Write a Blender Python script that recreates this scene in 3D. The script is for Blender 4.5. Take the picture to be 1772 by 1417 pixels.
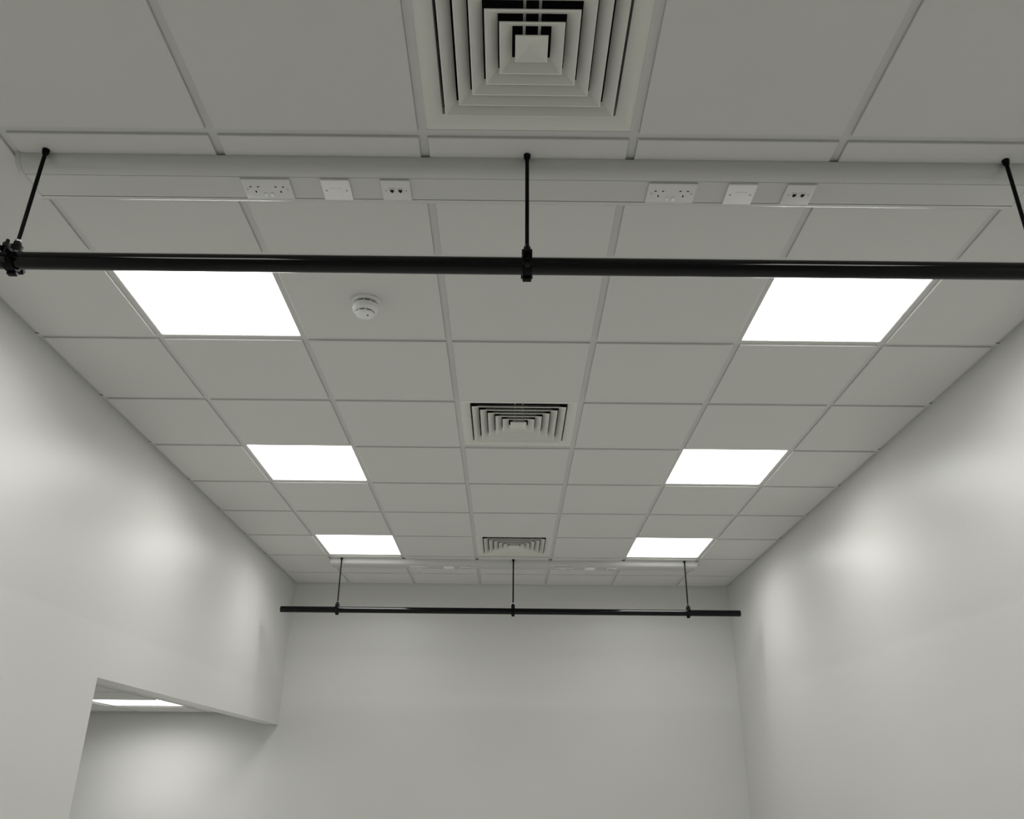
import bpy, bmesh, math
from mathutils import Matrix, Vector

for o in list(bpy.data.objects):
    bpy.data.objects.remove(o)
scene = bpy.context.scene
COL = scene.collection
PI = math.pi

# ------------------------------------------------------------------ camera
ZC = 3.43                                  # height of the suspended ceiling grid above the floor
FPX = 1435.6                               # focal length in pixels of the 1772 wide frame
CX, CY, CH = 0.2543, -1.8247, 1.6825       # camera x, y and its distance below the ceiling
PITCH, YAW, ROLL = 0.42396, 0.003185, 0.008867
cam_d = bpy.data.cameras.new('camera')
cam = bpy.data.objects.new('camera', cam_d)
COL.objects.link(cam)
scene.camera = cam
cam_d.sensor_fit = 'HORIZONTAL'
cam_d.sensor_width = 36.0
cam_d.lens = FPX / 1772.0 * 36.0
cam_d.clip_start = 0.02
cp, sp, cy_, sy_ = math.cos(PITCH), math.sin(PITCH), math.cos(YAW), math.sin(YAW)
cr, sr = math.cos(ROLL), math.sin(ROLL)
fwd = Vector((sy_ * cp, cy_ * cp, sp))
rgt = Vector((cy_, -sy_, 0))
upv = rgt.cross(fwd)
r2 = cr * rgt + sr * upv
u2 = -sr * rgt + cr * upv
M = Matrix((r2, u2, -fwd)).transposed().to_4x4()
M.translation = Vector((CX, CY, ZC - CH))
cam.matrix_world = M

# ------------------------------------------------------------------ world, exposure
world = bpy.data.worlds.new('world')
scene.world = world
world.use_nodes = True
world.node_tree.nodes['Background'].inputs[0].default_value = (0.8, 0.85, 0.9, 1)
world.node_tree.nodes['Background'].inputs[1].default_value = 0.05
scene.view_settings.view_transform = 'Standard'
scene.view_settings.look = 'None'
scene.view_settings.gamma = 1.0
scene.view_settings.use_curve_mapping = False
scene.view_settings.exposure = 0.03
LAMP = 5.0                                 # radiance of the LED diffusers at flat angles
BEAM = 6.0                                # watts of each panel's downward beam
SPREAD = math.radians(160)

# ------------------------------------------------------------------ materials
def mat(name, col, rough=0.5, spec=0.5, metal=0.0, bump=0.0, bscale=200.0, var=0.0, vscale=3.0, coat=0.0):
    m = bpy.data.materials.new(name)
    m.use_nodes = True
    nt = m.node_tree
    b = nt.nodes['Principled BSDF']
    b.inputs['Base Color'].default_value = (*col, 1)
    b.inputs['Roughness'].default_value = rough
    b.inputs['Specular IOR Level'].default_value = spec
    b.inputs['Metallic'].default_value = metal
    b.inputs['Coat Weight'].default_value = coat
    if bump or var:
        tc = nt.nodes.new('ShaderNodeTexCoord')
    if bump:
        n = nt.nodes.new('ShaderNodeTexNoise')
        n.inputs['Scale'].default_value = bscale
        n.inputs['Detail'].default_value = 3
        nt.links.new(tc.outputs['Object'], n.inputs['Vector'])
        bp = nt.nodes.new('ShaderNodeBump')
        bp.inputs['Strength'].default_value = bump
        bp.inputs['Distance'].default_value = 0.002
        nt.links.new(n.outputs['Fac'], bp.inputs['Height'])
        nt.links.new(bp.outputs['Normal'], b.inputs['Normal'])
    if var:
        n = nt.nodes.new('ShaderNodeTexNoise')
        n.inputs['Scale'].default_value = vscale
        n.inputs['Detail'].default_value = 4
        nt.links.new(tc.outputs['Object'], n.inputs['Vector'])
        mx = nt.nodes.new('ShaderNodeMix')
        mx.data_type = 'RGBA'
        mx.inputs['A'].default_value = (*[c * (1 - var) for c in col], 1)
        mx.inputs['B'].default_value = (*[min(1, c * (1 + var)) for c in col], 1)
        nt.links.new(n.outputs['Fac'], mx.inputs['Factor'])
        nt.links.new(mx.outputs['Result'], b.inputs['Base Color'])
    return m

M_WALL = mat('satin_white_wall_paint', (0.735, 0.735, 0.716), 0.38, 0.5, bump=0.12, bscale=60, var=0.012, vscale=1.3)
M_TILE = mat('ceiling_tile', (0.70, 0.70, 0.676), 0.9, 0.2, bump=0.1, bscale=350, var=0.012, vscale=2.0)
M_TEE = mat('painted_steel_tee', (0.635, 0.635, 0.615), 0.5, 0.4, var=0.01)
M_PVC = mat('white_pvc', (0.62, 0.62, 0.60), 0.05, 0.5, var=0.008)
M_PLATE = mat('socket_plastic', (0.76, 0.755, 0.745), 0.25, 0.5, var=0.005)
M_PLATE2 = mat('bright_plate_plastic', (0.95, 0.945, 0.93), 0.3, 0.5, var=0.005)
M_HOLE = mat('dark_cavity', (0.02, 0.02, 0.02), 0.8, 0.1, var=0.1)
M_SCREW = mat('nickel_screw', (0.45, 0.45, 0.44), 0.35, 0.5, 1.0, var=0.05)
M_ZINC = mat('zinc_bolt', (0.30, 0.30, 0.31), 0.25, 0.5, 1.0, var=0.05)
M_BLACK = mat('black_powder_coat', (0.0010, 0.0010, 0.0016), 0.12, 0.26, var=0.2, vscale=30)
M_BLACKM = mat('black_iron_fitting', (0.0015, 0.0015, 0.0018), 0.5, 0.12, bump=0.2, bscale=120, var=0.2, vscale=30)
M_VENT = mat('cream_white_aluminium', (0.75, 0.75, 0.70), 0.42, 0.4, var=0.01)
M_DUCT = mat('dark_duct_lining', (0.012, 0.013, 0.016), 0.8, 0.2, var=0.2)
M_FRAME = mat('light_frame', (0.74, 0.745, 0.72), 0.4, 0.4, var=0.01)
M_DET = mat('detector_plastic', (0.88, 0.88, 0.88), 0.28, 0.5, var=0.005)
M_SLOT = mat('detector_mesh', (0.10, 0.10, 0.10), 0.7, 0.2, var=0.1)
M_FLOOR = mat('pale_floor_vinyl', (0.80, 0.80, 0.78), 0.5, 0.4, bump=0.05, bscale=90, var=0.05, vscale=2.5)

M_LED = bpy.data.materials.new('led_diffuser')
M_LED.use_nodes = True
nt = M_LED.node_tree
nt.nodes.clear()
em = nt.nodes.new('ShaderNodeEmission')
em.inputs['Color'].default_value = (1.0, 0.995, 0.965, 1)
em.inputs['Strength'].default_value = LAMP
ou = nt.nodes.new('ShaderNodeOutputMaterial')
nt.links.new(em.outputs[0], ou.inputs['Surface'])

# ------------------------------------------------------------------ mesh helpers
def box(bm, x0, x1, y0, y1, z0, z1, bev=0.0, seg=2):
    vs = [bm.verts.new((x, y, z)) for z in (z0, z1) for y in (y0, y1) for x in (x0, x1)]
    fs = [(0, 2, 3, 1), (4, 5, 7, 6), (0, 1, 5, 4), (2, 6, 7, 3), (0, 4, 6, 2), (1, 3, 7, 5)]
    faces = [bm.faces.new([vs[i] for i in f]) for f in fs]
    if bev > 0:
        es = list({e for f in faces for e in f.edges})
        bmesh.ops.bevel(bm, geom=es, offset=bev, segments=seg, profile=0.5, affect='EDGES')

def basis(d):
    d = d.normalized()
    a = Vector((0, 0, 1)) if abs(d.z) < 0.9 else Vector((1, 0, 0))
    u = d.cross(a).normalized()
    return u, d.cross(u)

def cyl(bm, p0, p1, r0, r1=None, n=24, cap=True):
    p0, p1 = Vector(p0), Vector(p1)
    r1 = r0 if r1 is None else r1
    u, v = basis(p1 - p0)
    A = [bm.verts.new(p0 + r0 * (math.cos(2 * PI * k / n) * u + math.sin(2 * PI * k / n) * v)) for k in range(n)]
    B = [bm.verts.new(p1 + r1 * (math.cos(2 * PI * k / n) * u + math.sin(2 * PI * k / n) * v)) for k in range(n)]
    for k in range(n):
        f = bm.faces.new([A[k], A[(k + 1) % n], B[(k + 1) % n], B[k]])
        f.smooth = n > 8
    if cap:
        bm.faces.new(A[::-1])
        bm.faces.new(B)

def lathe(bm, prof, n=48, c=(0, 0, 0)):
    """prof: list of (r, z) revolved about z"""
    rings = []
    for r, z in prof:
        if r < 1e-6:
            rings.append([bm.verts.new((c[0], c[1], c[2] + z))])
        else:
            rings.append([bm.verts.new((c[0] + r * math.cos(2 * PI * k / n), c[1] + r * math.sin(2 * PI * k / n), c[2] + z)) for k in range(n)])
    for a, b in zip(rings, rings[1:]):
        for k in range(n):
            q = [a[k % len(a)], a[(k + 1) % len(a)], b[(k + 1) % len(b)], b[k % len(b)]]
            q2 = []
            for w in q:
                if w not in q2:
                    q2.append(w)
            if len(q2) > 2:
                f = bm.faces.new(q2)
                f.smooth = True

def prism(bm, prof, x0, x1, smooth=False):
    """closed (y, z) profile extruded along x"""
    A = [bm.verts.new((x0, y, z)) for y, z in prof]
    B = [bm.verts.new((x1, y, z)) for y, z in prof]
    n = len(prof)
    for k in range(n):
        f = bm.faces.new([A[k], A[(k + 1) % n], B[(k + 1) % n], B[k]])
        f.smooth = smooth
    bm.faces.new(A[::-1])
    bm.faces.new(B)

def obj(name, bm, m, parent=None, loc=(0, 0, 0), sharp=35):
    bmesh.ops.recalc_face_normals(bm, faces=bm.faces[:])
    me = bpy.data.meshes.new(name)
    bm.to_mesh(me)
    bm.free()
    me.materials.append(m)
    if sharp:
        me.set_sharp_from_angle(angle=math.radians(sharp))
    o = bpy.data.objects.new(name, me)
    COL.objects.link(o)
    o.location = loc
    if parent:
        o.parent = parent
    return o

def thing(name, label, cat, loc, group=None):
    o = bpy.data.objects.new(name, None)
    COL.objects.link(o)
    o.location = loc
    o.empty_display_size = 0.05
    o['label'] = label
    o['category'] = cat
    if group:
        o['group'] = group
    return o

def copy_thing(src, loc, label):
    def rec(o, parent):
        c = o.copy()
        COL.objects.link(c)
        c.parent = parent
        for ch in list(o.children):
            rec(ch, c)
        return c
    r = rec(src, None)
    r.location = loc
    r['label'] = label
    return r

def struct(name, bm, m, parent=None, **k):
    o = obj(name, bm, m, parent, **k)
    if not parent:
        o['kind'] = 'structure'
    return o

# ------------------------------------------------------------------ room shell
WL, WR, YB, YR = -1.7121, 2.2866, 5.8226, -4.2     # left, right, back and rear walls
T = 0.108                                          # thickness of the left wall
OPY, OPZ = 2.35, ZC - 1.232                        # near jamb and head of the opening
SX, SY = -4.6, 1.2                                 # annex room left and near walls
SZ = ZC - 1.131                                    # annex ceiling

bm = bmesh.new(); box(bm, SX - .1, WR + .1, YR - .1, YB + .1, -0.1, 0); struct('floor', bm, M_FLOOR)
bm = bmesh.new(); box(bm, SX - .1, WR + .1, YB, YB + .1, 0, ZC + .15); struct('wall_back', bm, M_WALL)
bm = bmesh.new(); box(bm, WR, WR + .1, YR - .1, YB, 0, ZC + .15); struct('wall_right', bm, M_WALL)
bm = bmesh.new(); box(bm, WL - T, WR, YR - .1, YR, 0, ZC + .15); struct('wall_rear', bm, M_WALL)
bm = bmesh.new()                                    # left wall with the opening cut up to the back wall
pts = [(YR, 0), (OPY, 0), (OPY, OPZ), (YB, OPZ), (YB, ZC + .15), (OPY, ZC + .15), (YR, ZC + .15)]
for x, rev in ((WL, False), (WL - T, True)):
    v = [bm.verts.new((x, y, z)) for y, z in pts]
    for f in ((0, 1, 2, 5, 6), (2, 3, 4, 5)):
        bm.faces.new([v[k] for k in f])
vv = list(bm.verts)
for k in range(7):
    a, b = k, (k + 1) % 7
    bm.faces.new([vv[a], vv[b], vv[b + 7], vv[a + 7]])
struct('wall_left', bm, M_WALL)
bm = bmesh.new(); box(bm, SX - .1, SX, SY, YB, 0, SZ + .15); struct('wall_annex_left', bm, M_WALL)
bm = bmesh.new(); box(bm, SX - .1, WL - T, SY - .1, SY, 0, SZ + .15); struct('wall_annex_near', bm, M_WALL)

G = 0.6
DROP = 0.0075
def ceiling(name, xs, ys, holes, z, tee=0.012):
    """xs, ys: grid lines, walls included at both ends; holes: set of (col,row) with no tile"""
    bm = bmesh.new()
    nx, ny = len(xs) - 1, len(ys) - 1
    for i in range(nx):
        for j in range(ny):
            if (i, j) in holes:
                continue
            a = xs[i] + (0.0245 if i == 0 else tee + .001)
            b = xs[i + 1] - (0.0245 if i == nx - 1 else tee + .001)
            c = ys[j] + (0.0245 if j == 0 else tee + .001)
            d = ys[j + 1] - (0.0245 if j == ny - 1 else tee + .001)
            e = 0.0015
            # visible stepped face with a small chamfer
            lo = [bm.verts.new(p) for p in ((a + e, c + e, -DROP), (b - e, c + e, -DROP), (b - e, d - e, -DROP), (a + e, d - e, -DROP))]
            mi = [bm.verts.new(p) for p in ((a, c, -DROP + e), (b, c, -DROP + e), (b, d, -DROP + e), (a, d, -DROP + e))]
            hi = [bm.verts.new(p) for p in ((a, c, .0014), (b, c, .0014), (b, d, .0014), (a, d, .0014))]
            bm.faces.new(lo)
            for q in range(4):
                bm.faces.new([lo[q], lo[(q + 1) % 4], mi[(q + 1) % 4], mi[q]])
                bm.faces.new([mi[q], mi[(q + 1) % 4], hi[(q + 1) % 4], hi[q]])
            box(bm, a - (.008 if i else 0), b + (.008 if i < nx - 1 else 0), c - (.008 if j else 0), d + (.008 if j < ny - 1 else 0), .0016, .016)
    ce = struct(name, bm, M_TILE, loc=(0, 0, z), sharp=20)
    bm = bmesh.new()
    for x in xs[1:-1]:                             # main tees: flange and web
        box(bm, x - tee, x + tee, ys[0], ys[-1], 0, .0012)
        box(bm, x - .001, x + .001, ys[0], ys[-1], .0012, .038)
    for y in ys[1:-1]:                             # cross tees sit a hair above the main flange
        for i in range(nx):
            a = xs[i] + (tee if i else 0)
            b = xs[i + 1] - (tee if i < nx - 1 else 0)
            box(bm, a, b, y - tee, y + tee, .0002, .0014)
            box(bm, a, b, y - .001, y + .001, .0014, .038)
    obj('tee_grid', bm, M_TEE, ce)
    return ce

xs = [WL] + [G * i for i in range(-2, 4)] + [WR]
ys = [YR] + [G * j for j in range(-6, 10)] + [YB]
def cell(i, j):                                    # grid cell whose low corner is (0.6 i, 0.6 j)
    return (i + 3, j + 7)
lights = [(-2, -2), (2, -2), (-2, 1), (2, 1), (-2, 4), (2, 4), (-2, 7), (2, 7)]  # first pair is out of view, added to brighten the near ceiling
vents = [(0, -1), (0, 3), (0, 7)]
ceiling('ceiling', xs, ys, {cell(*c) for c in lights + vents}, ZC)
SLX, SLY = -2.93, 4.70                             # low corner of the annex light
xs2 = [SX, SLX - 2 * G, SLX - G, SLX, SLX + G, WL - T]
ys2 = [SY] + [SLY - G * k for k in range(5, 0, -1)] + [SLY, SLY + G, YB]
ceiling('ceiling', xs2, ys2, {(3, 6)}, SZ)

def trim(name, x0, x1, y0, y1, side, z):
    """wall angle: horizontal leg under the tile edge and a leg against the wall"""
    bm = bmesh.new()
    z += .006                                      # stepped shadow-gap angle
    box(bm, x0, x1, y0, y1, z - .001, z + .0004)
    w = .0012
    if side == 'l': box(bm, x0, x0 + w, y0, y1, z, z + .024)
    if side == 'r': box(bm, x1 - w, x1, y0, y1, z, z + .024)
    if side == 'b': box(bm, x0, x1, y1 - w, y1, z, z + .024)
    if side == 'f': box(bm, x0, x1, y0, y0 + w, z, z + .024)
    struct(name, bm, M_TEE)
trim('trim_1', WL, WL + .023, YR, YB, 'l', ZC)
trim('trim_2', WR - .023, WR, YR, YB, 'r', ZC)
trim('trim_3', WL + .023, WR - .023, YB - .023, YB, 'b', ZC)
trim('trim_4', WL + .023, WR - .023, YR, YR + .023, 'f', ZC)
trim('trim_5', SX, WL - T, YB - .023, YB, 'b', SZ)
trim('trim_6', WL - T - .023, WL - T, SY, YB - .023, 'r', SZ)
trim('trim_7', SX, SX + .023, SY, YB - .023, 'l', SZ)

# ------------------------------------------------------------------ LED panel lights
def make_light(label, loc):
    t = thing('ceiling_light', label, 'ceiling light', loc, 'square light panels in the ceiling')
    h, f = 0.2975, 0.012
    bm = bmesh.new()
    o_, i_ = h, h - f
    for a in range(4):                             # four mitred frame bars
        R = Matrix.Rotation(a * PI / 2, 4, 'Z')
        sec = [(o_, .0016), (i_ + .002, .0016 - .001), (i_, .002), (i_ - .001, .010), (i_ - .001, .014), (o_, .014)]
        A = [bm.verts.new(R @ Vector((-r, -r, z))) for r, z in sec]
        B = [bm.verts.new(R @ Vector((r, -r, z))) for r, z in sec]
        for k in range(6):
            bm.faces.new([A[k], A[(k + 1) % 6], B[(k + 1) % 6], B[k]])
    bmesh.ops.remove_doubles(bm, verts=bm.verts[:], dist=1e-5)
    obj('frame', bm, M_FRAME, t)
    bm = bmesh.new()
    box(bm, -i_ - .004, i_ + .004, -i_ - .004, i_ + .004, .016, .026)
    obj('housing', bm, M_FRAME, t)
    bm = bmesh.new()
    v = [bm.verts.new(p) for p in ((-i_, -i_, .006), (-i_, i_, .006), (i_, i_, .006), (i_, -i_, .006))]
    f_ = bm.faces.new(v)
    me = bpy.data.meshes.new('diffuser')
    bmesh.ops.solidify(bm, geom=[f_], thickness=0.003)
    bm.to_mesh(me); bm.free()
    me.materials.append(M_LED)
    d = bpy.data.objects.new('diffuser', me); COL.objects.link(d); d.parent = t
    ld = bpy.data.lights.new('lamp', 'AREA')        # the panel's optics throw most light downward
    ld.shape = 'SQUARE'; ld.size = 2 * i_ - .004
    ld.energy = BEAM; ld.spread = SPREAD; ld.color = (1.0, 0.995, 0.965)
    lo_ = bpy.data.objects.new('lamp', ld); COL.objects.link(lo_); lo_.parent = t
    lo_.location = (0, 0, .005)
    return t
LLAB = {(-2, -2): 'unseen square light panel added above the viewer on the left, before the near trunking',
        (2, -2): 'unseen square light panel added above the viewer on the right, before the near trunking',
        (-2, 1): 'lit square light panel behind the near black rail, on its left',
        (2, 1): 'lit square light panel behind the near black rail, on its right',
        (-2, 4): 'lit square light panel on the left, in the middle row beside the second vent',
        (2, 4): 'lit square light panel on the right, in the middle row beside the second vent',
        (-2, 7): 'lit square light panel farthest back on the left, above the end of the far trunking',
        (2, 7): 'lit square light panel farthest back on the right, above the end of the far trunking'}
L0 = None
for c in lights:
    loc = (G * c[0] + .3, G * c[1] + .3, ZC)
    if L0 is None: L0 = make_light(LLAB[c], loc)
    else: copy_thing(L0, loc, LLAB[c])
LA = copy_thing(L0, (SLX + .3, SLY + .3, SZ), 'lit light panel seen through the wall opening in the lower side ceiling')
for ch in LA.children:                              # the side room has a brighter panel
    if ch.type == 'LIGHT':
        ch.data = ch.data.copy()
        ch.data.energy = BEAM * 1.5

# ------------------------------------------------------------------ square air diffusers
def ring(bm, prof):
    """square ring: (half size, z) profile swept round four mitred sides, closed"""
    n = len(prof)
    cs = [[bm.verts.new((sx * h, sy * h, z)) for h, z in prof] for sx, sy in ((-1, -1), (1, -1), (1, 1), (-1, 1))]
    for a in range(4):
        A, B = cs[a], cs[(a + 1) % 4]
        for k in range(n):
            bm.faces.new([A[k], A[(k + 1) % n], B[(k + 1) % n], B[k]])
def make_vent(label, loc):
    t = thing('air_diffuser', label, 'air vent', loc, 'square louvred air diffusers in the ceiling')
    bm = bmesh.new()
    ring(bm, [(.2975, .0016), (.272, .0010), (.268, .0018), (.2405, .013), (.238, .036), (.2405, .036), (.243, .014), (.27, .0045), (.2975, .0030)])
    obj('frame', bm, M_VENT, t)
    for h in (.231, .1915, .154, .1165, .0805):
        bm = bmesh.new()
        ring(bm, [(h, -.003), (h - .0035, -.0035), (h - .0095, .0015), (h - .0255, .0145), (h - .0320, .0225),
                  (h - .0310, .0235), (h - .0245, .0160), (h - .0085, .0032), (h - .0015, .0005), (h, .0004)])
        obj('louvre', bm, M_VENT, t)
    bm = bmesh.new()
    h = .041
    A = [bm.verts.new((sx * h, sy * h, -.003)) for sx, sy in ((-1, -1), (1, -1), (1, 1), (-1, 1))]
    B = [bm.verts.new((sx * h * .93, sy * h * .93, -.0035)) for sx, sy in ((-1, -1), (1, -1), (1, 1), (-1, 1))]
    D = [bm.verts.new((sx * h, sy * h, .0005)) for sx, sy in ((-1, -1), (1, -1), (1, 1), (-1, 1))]
    E = [bm.verts.new((sx * h * .12, sy * h * .12, .013)) for sx, sy in ((-1, -1), (1, -1), (1, 1), (-1, 1))]
    for k in range(4):
        q = (k + 1) % 4
        bm.faces.new([A[k], A[q], B[q], B[k]]); bm.faces.new([B[k], B[q], E[q], E[k]]); bm.faces.new([A[k], D[k], D[q], A[q]])
    bm.faces.new(E)
    top = [bm.verts.new((v.co.x * .5, v.co.y * .5, .020)) for v in D]
    for k in range(4):
        bm.faces.new([D[k], D[(k + 1) % 4], top[(k + 1) % 4], top[k]])
    bm.faces.new(top)
    obj('centre_cone', bm, M_VENT, t)
    for x in (-.019, .019):
        bm = bmesh.new(); box(bm, x - .0035, x + .0035, -.24, .24, .0245, .034); obj('crossbar', bm, M_FRAME, t)
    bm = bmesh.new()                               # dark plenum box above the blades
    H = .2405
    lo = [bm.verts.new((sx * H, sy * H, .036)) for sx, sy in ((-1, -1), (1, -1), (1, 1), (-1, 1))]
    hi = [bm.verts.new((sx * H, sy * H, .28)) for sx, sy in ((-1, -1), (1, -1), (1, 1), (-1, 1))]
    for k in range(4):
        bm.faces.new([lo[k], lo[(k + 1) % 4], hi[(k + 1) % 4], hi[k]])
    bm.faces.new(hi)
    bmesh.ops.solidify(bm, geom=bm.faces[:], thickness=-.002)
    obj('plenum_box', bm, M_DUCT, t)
    return t
VLAB = {(0, -1): 'large cream louvred vent nearest the viewer, before the near trunking',
        (0, 3): 'square louvred vent in the middle of the ceiling, between the two middle lights',
        (0, 7): 'small far square louvred vent just before the far trunking'}
V0 = None
for c in vents:
    loc = (G * c[0] + .3, G * c[1] + .3, ZC)
    if V0 is None: V0 = make_vent(VLAB[c], loc)
    else: copy_thing(V0, loc, VLAB[c])

# ------------------------------------------------------------------ cable trunking across the ceiling
def make_trunking(label, loc, L=3.0):
    """origin at the middle of the near top edge, z = underside of the tiles"""
    t = thing('cable_trunking', label, 'cable trunking', loc, 'white cable trunkings across the ceiling')
    near = [(0, 0), (0, -.006), (.0025, -.015), (.007, -.024), (.0125, -.0305), (.0185, -.0348), (.0245, -.0375), (.0305, -.0398), (.0360, -.0412), (.0425, -.0419)]
    W = .186
    groove = [(.0430, -.0385), (.0465, -.0385)]
    prof = near + groove + [(W - y, z) for y, z in groove[::-1]] + [(W - y, z) for y, z in near[::-1]]
    bm = bmesh.new(); prism(bm, prof, -L / 2, L / 2); o = obj('body', bm, M_PVC, t, sharp=25)
    for f in o.data.polygons: f.use_smooth = True
    bm = bmesh.new()
    prism(bm, [(.0450, -.0384), (.0450, -.0405), (.0462, -.0416), (W - .0462, -.0416), (W - .0450, -.0405), (W - .0450, -.0384)], -L / 2 + .003, L / 2 - .003)
    obj('lid', bm, M_PVC, t)
    full = near + [(W - y, z) for y, z in near[::-1]]
    cy, cz = W / 2, -.018
    big = [(cy + (y - cy) * 1.012, cz + (z - cz) * (1.05 if z < 0 else 1.0)) for y, z in full]
    for s in (-1, 1):
        bm = bmesh.new(); a = s * L / 2
        prism(bm, big, min(a, a + s * .004) - (.010 if s < 0 else 0) * 0 - (0.010 if s > 0 else 0), max(a, a + s * .004) + (.010 if s < 0 else 0))
        o = obj('end_cap', bm, M_PVC, t, sharp=25)
    return t
TZ = ZC - DROP - .0003
T1 = (0.303, 0.093, TZ)
T2 = (0.303, 4.885, TZ)
tr = make_trunking('white plastic cable trunking with sockets running across the ceiling above the near black rail', T1)
copy_thing(tr, T2, 'white plastic cable trunking far back, just before the last ceiling tiles and far rail')

# ------------------------------------------------------------------ outlets on the trunking lids
PZ = -.0418                                        # lid surface below the trunking top
YL = .093                                          # middle of the lid from the near edge
def outlet_screw(t, x, y, z=-.0065):
    bm = bmesh.new(); cyl(bm, (x, y, z + .002), (x, y, z - .0006), .0032, n=16); s = obj('screw', bm, M_SCREW, t)
    return s
def plate(bm, w, h, d=.008):
    box(bm, -w / 2, w / 2, -h / 2, h / 2, -d, 0, bev=.002, seg=2)
def hole(t, name, x, y, w, h, z=-.0061):
    bm = bmesh.new(); box(bm, x - w / 2, x + w / 2, y - h / 2, y + h / 2, z - .0002, z + .003); return obj(name, bm, M_HOLE, t)
def make_double(label, loc):
    t = thing('double_socket', label, 'power socket', loc, 'double power sockets on the trunkings')
    bm = bmesh.new(); plate(bm, .146, .088, .006); obj('faceplate', bm, M_PLATE, t)
    for s in (-1, 1):
        cx = s * .0375
        hole(t, 'earth_slot', cx, .011, .0042, .0082)
        hole(t, 'pin_slot', cx - .0112, -.0115, .0066, .0042)
        hole(t, 'pin_slot', cx + .0112, -.0115, .0066, .0042)
        bm = bmesh.new(); box(bm, s * .0095 - .0045, s * .0095 + .0045, .015, .031, -.0095, -.005, bev=.0012); obj('rocker_switch', bm, M_PLATE2, t)
        outlet_screw(t, s * .0603, .0, -.006)
    return t
def make_blank(label, loc):
    t = thing('connection_plate', label, 'wall plate', loc, 'bright single plates on the trunkings')
    bm = bmesh.new(); plate(bm, .086, .090, .008); obj('faceplate', bm, M_PLATE2, t)
    bm = bmesh.new(); box(bm, -.018, .018, -.013, .013, -.0092, -.007, bev=.0006); obj('fuse_carrier', bm, M_PLATE2, t)
    for s in (-1, 1): outlet_screw(t, s * .0302, .0, -.0082)
    return t
def make_data(label, loc):
    t = thing('data_outlet', label, 'data socket', loc, 'twin network sockets on the trunkings')
    bm = bmesh.new(); plate(bm, .088, .090, .006); obj('faceplate', bm, M_PLATE, t)
    for s in (-1, 1):
        bm = bmesh.new()
        a = s * .0125
        box(bm, a - .0095, a + .0095, -.010, .012, -.0078, -.005, bev=.0006)
        m = obj('jack', bm, M_PLATE, t)
        bm = bmesh.new(); box(bm, a - .0056, a + .0056, -.0065, .0035, -.0081, -.0065); box(bm, a - .003, a + .003, .003, .0075, -.0081, -.0065)
        obj('port', bm, M_HOLE, m)
        outlet_screw(t, s * .0302, 0, -.006)
    return t
def place(maker, xs_, labs):
    first = None
    for (x, ty), lab in zip(xs_, labs):
        loc = (x, ty[1] + YL, ty[2] + PZ)
        if first is None: first = maker(lab, loc)
        else: copy_thing(first, loc, lab)
place(make_double, [(-.481, T1), (.735, T1), (-.481, T2), (.708, T2)],
      ['white double power socket on the near trunking, in the left set of outlets',
       'white double power socket on the near trunking, in the right set of outlets',
       'tiny double power socket on the far trunking, in its left set of outlets',
       'tiny double power socket on the far trunking, in its right set of outlets'])
place(make_blank, [(-.273, T1), (.943, T1), (-.235, T2), (.930, T2)],
      ['bright white single plate on the near trunking, between the left double and network sockets',
       'bright white single plate on the near trunking, between the right double and network sockets',
       'tiny bright plate on the far trunking, in its left set of outlets',
       'tiny bright plate on the far trunking, in its right set of outlets'])
place(make_data, [(-.094, T1), (1.119, T1), (-.100, T2), (1.108, T2)],
      ['twin network socket with two dark ports on the near trunking, in the left set',
       'twin network socket with two dark ports on the near trunking, in the right set',
       'tiny twin network socket on the far trunking, in its left set of outlets',
       'tiny twin network socket on the far trunking, in its right set of outlets'])

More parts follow.
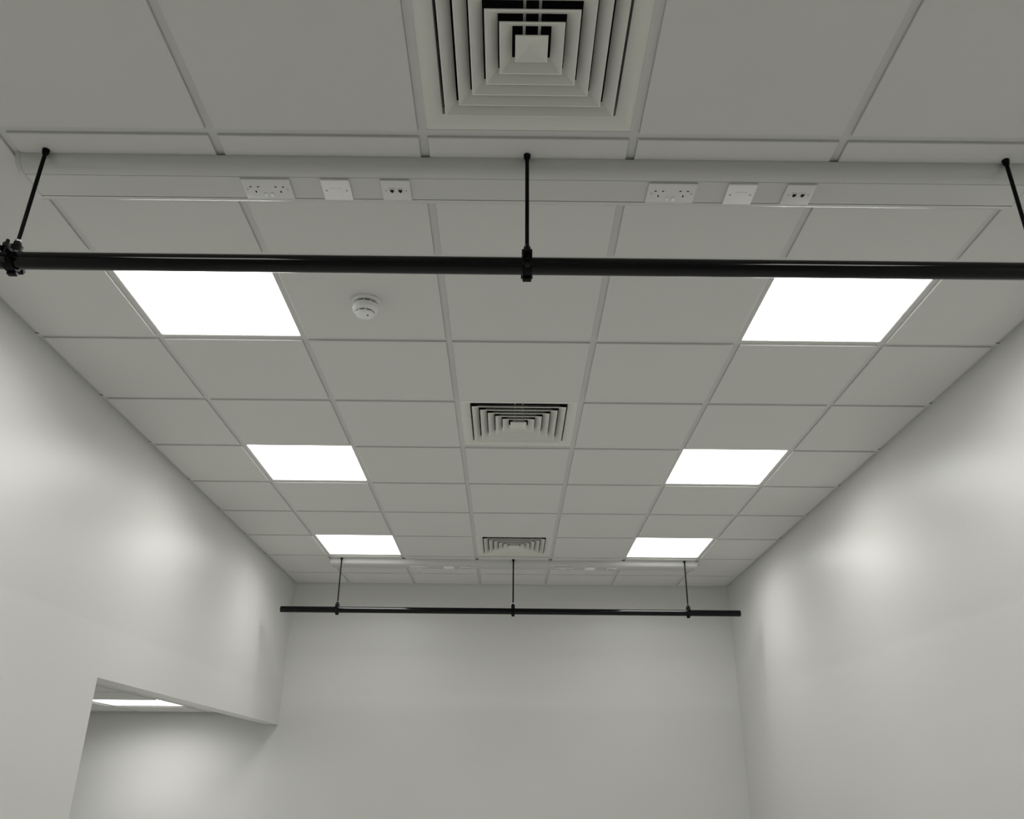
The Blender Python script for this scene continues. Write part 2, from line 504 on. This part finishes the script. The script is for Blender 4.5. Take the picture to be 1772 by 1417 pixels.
# ------------------------------------------------------------------ suspended black rails
def make_rail(label, loc, zt):
    """origin on the ceiling at the middle rod; zt: height of the tube axis below it"""
    t = thing('hanging_rail', label, 'hanging rail', loc, 'black tube rails hung from the ceiling')
    R_ = .0242
    bm = bmesh.new()
    x0, x1 = -1.853, 1.815
    cyl(bm, (x0 + .003, 0, zt), (x1 - .003, 0, zt), R_, n=48, cap=False)
    for a, s in ((x0, 1), (x1, -1)):
        cyl(bm, (a, 0, zt), (a + s * .003, 0, zt), R_ - .003, R_, n=48, cap=False)
        cyl(bm, (a, 0, zt), (a + s * .001, 0, zt), R_ - .003, R_ - .003, n=48)
    bmesh.ops.remove_doubles(bm, verts=bm.verts[:], dist=1e-5)
    obj('tube', bm, M_BLACK, t)
    for x in (-1.403, 0, 1.400):
        bm = bmesh.new()
        cyl(bm, (x, 0, -.0005), (x, 0, zt + .062), .0056, n=16)
        rod = obj('rod', bm, M_BLACKM, t)
        bm = bmesh.new(); cyl(bm, (x, 0, -.0003), (x, 0, -.011), .0105, .0095, n=20); cyl(bm, (x, 0, -.011), (x, 0, -.018), .0075, n=6); obj('ceiling_nut', bm, M_BLACKM, rod)
        # pipe clamp: split band round the tube, neck block, hinge below and swing bolt on the near side
        bm = bmesh.new()
        n = 40; wd = .0135
        for q, (ri, ro) in enumerate(((R_ - .0005, R_ + .0062),)):
            loops = []
            for k in range(n):
                a = 2 * PI * k / n
                loops.append([bm.verts.new((x + sx * wd, r * math.cos(a), zt + r * math.sin(a))) for sx, r in ((-1, ri), (-1, ro - .001), (-.93, ro), (.93, ro), (1, ro - .001), (1, ri))])
            for k in range(n):
                A, B = loops[k], loops[(k + 1) % n]
                for m_ in range(6):
                    f = bm.faces.new([A[m_], A[(m_ + 1) % 6], B[(m_ + 1) % 6], B[m_]]); f.smooth = True
        cl = obj('pipe_clamp', bm, M_BLACKM, t)
        bm = bmesh.new()
        box(bm, x - .0145, x + .0145, -.011, .013, zt + .0275, zt + .050, bev=.0025)
        cyl(bm, (x, 0, zt + .048), (x, 0, zt + .060), .0105, n=6)
        obj('neck_block', bm, M_BLACKM, cl)
        # lug pair on the near side with the swing bolt, hinge lug on the far lower side
        for u0, u1 in ((-.0125, -.0065), (.0065, .0125)):
            bm = bmesh.new(); box(bm, x + u0, x + u1, -.052, -.022, zt + .004, zt + .016, bev=.002); obj('upper_lug', bm, M_BLACKM, cl)
        bm = bmesh.new(); box(bm, x - .0125, x + .0125, -.050, -.022, zt - .016, zt - .006, bev=.002); obj('lower_lug', bm, M_BLACKM, cl)
        bm = bmesh.new()
        box(bm, x - .0125, x + .0125, .022, .043, zt - .018, zt - .004, bev=.002)
        cyl(bm, (x - .016, .036, zt - .011), (x + .016, .036, zt - .011), .006, n=16)
        obj('hinge', bm, M_BLACKM, cl)
        bm = bmesh.new(); box(bm, x - .0120, x + .0120, .006, .022, zt - .0375, zt - .027, bev=.002); obj('foot_lug', bm, M_BLACKM, cl)
        bm = bmesh.new()
        cyl(bm, (x, -.040, zt - .024), (x, -.040, zt + .040), .0048, n=14)
        cyl(bm, (x, -.040, zt + .016), (x, -.040, zt + .028), .0100, n=6)
        cyl(bm, (x, -.040, zt - .026), (x, -.040, zt - .018), .0092, n=6)
        obj('swing_bolt', bm, M_BLACKM, cl)
        bm = bmesh.new(); cyl(bm, (x, 0, zt + .060), (x, 0, zt + .0665), .0088, n=6)
        obj('lock_nut', bm, M_ZINC, rod)
    return t
R1 = make_rail('black tube rail hung close by, crossing the whole picture in front of the near lights', (.298, .079, ZC - DROP), -.386 )
R2 = make_rail('black tube rail hung far back before the end wall, both ends in view', (.298, 4.868, ZC - DROP), -.420)

# ------------------------------------------------------------------ smoke detector
t = thing('smoke_detector', 'small white round smoke detector on the tile right of the near left light', 'smoke detector', (-.297, .895, ZC - DROP))
bm = bmesh.new()
lathe(bm, [(0, 0), (.0535, 0), (.0545, -.003), (.0545, -.008), (.0525, -.0115), (.047, -.013), (.040, -.013), (0, -.013)])
obj('base', bm, M_DET, t)
bm = bmesh.new()
lathe(bm, [(0, -.013), (.0405, -.013), (.0405, -.022), (0, -.022)])
k_ = obj('vent_band', bm, M_SLOT, t)
for a in range(10):
    bm = bmesh.new(); an = 2 * PI * a / 10 + .3
    c, s = math.cos(an), math.sin(an)
    cyl(bm, (.0415 * c, .0415 * s, -.013), (.0415 * c, .0415 * s, -.022), .0022, n=8)
    obj('rib', bm, M_DET, k_)
bm = bmesh.new()
lathe(bm, [(0, -.0215), (.046, -.0215), (.0495, -.0235), (.0505, -.028), (.0500, -.036), (.0475, -.0435), (.043, -.048), (.0375, -.0505), (.0345, -.0510), (0, -.0510)])
obj('body', bm, M_DET, t)
bm = bmesh.new()
lathe(bm, [(0, -.0508), (.0325, -.0508), (.0325, -.0560), (0, -.0560)])
k_ = obj('sensing_chamber', bm, M_SLOT, t)
for a in range(8):
    bm = bmesh.new(); an = 2 * PI * a / 8 + .2
    c, s = math.cos(an), math.sin(an)
    cyl(bm, (.033 * c, .033 * s, -.0505), (.033 * c, .033 * s, -.0565), .0035, n=8)
    obj('rib', bm, M_DET, k_)
bm = bmesh.new()
lathe(bm, [(0, -.0558), (.0345, -.0558), (.0360, -.0575), (.0350, -.0605), (.0300, -.0640), (.0200, -.0660), (.0100, -.0665), (0, -.0665)])
obj('cap', bm, M_DET, t)
bm = bmesh.new(); cyl(bm, (.012, -.008, -.0655), (.012, -.008, -.0685), .0035, .003, n=16); obj('indicator_light', bm, M_SLOT, t)
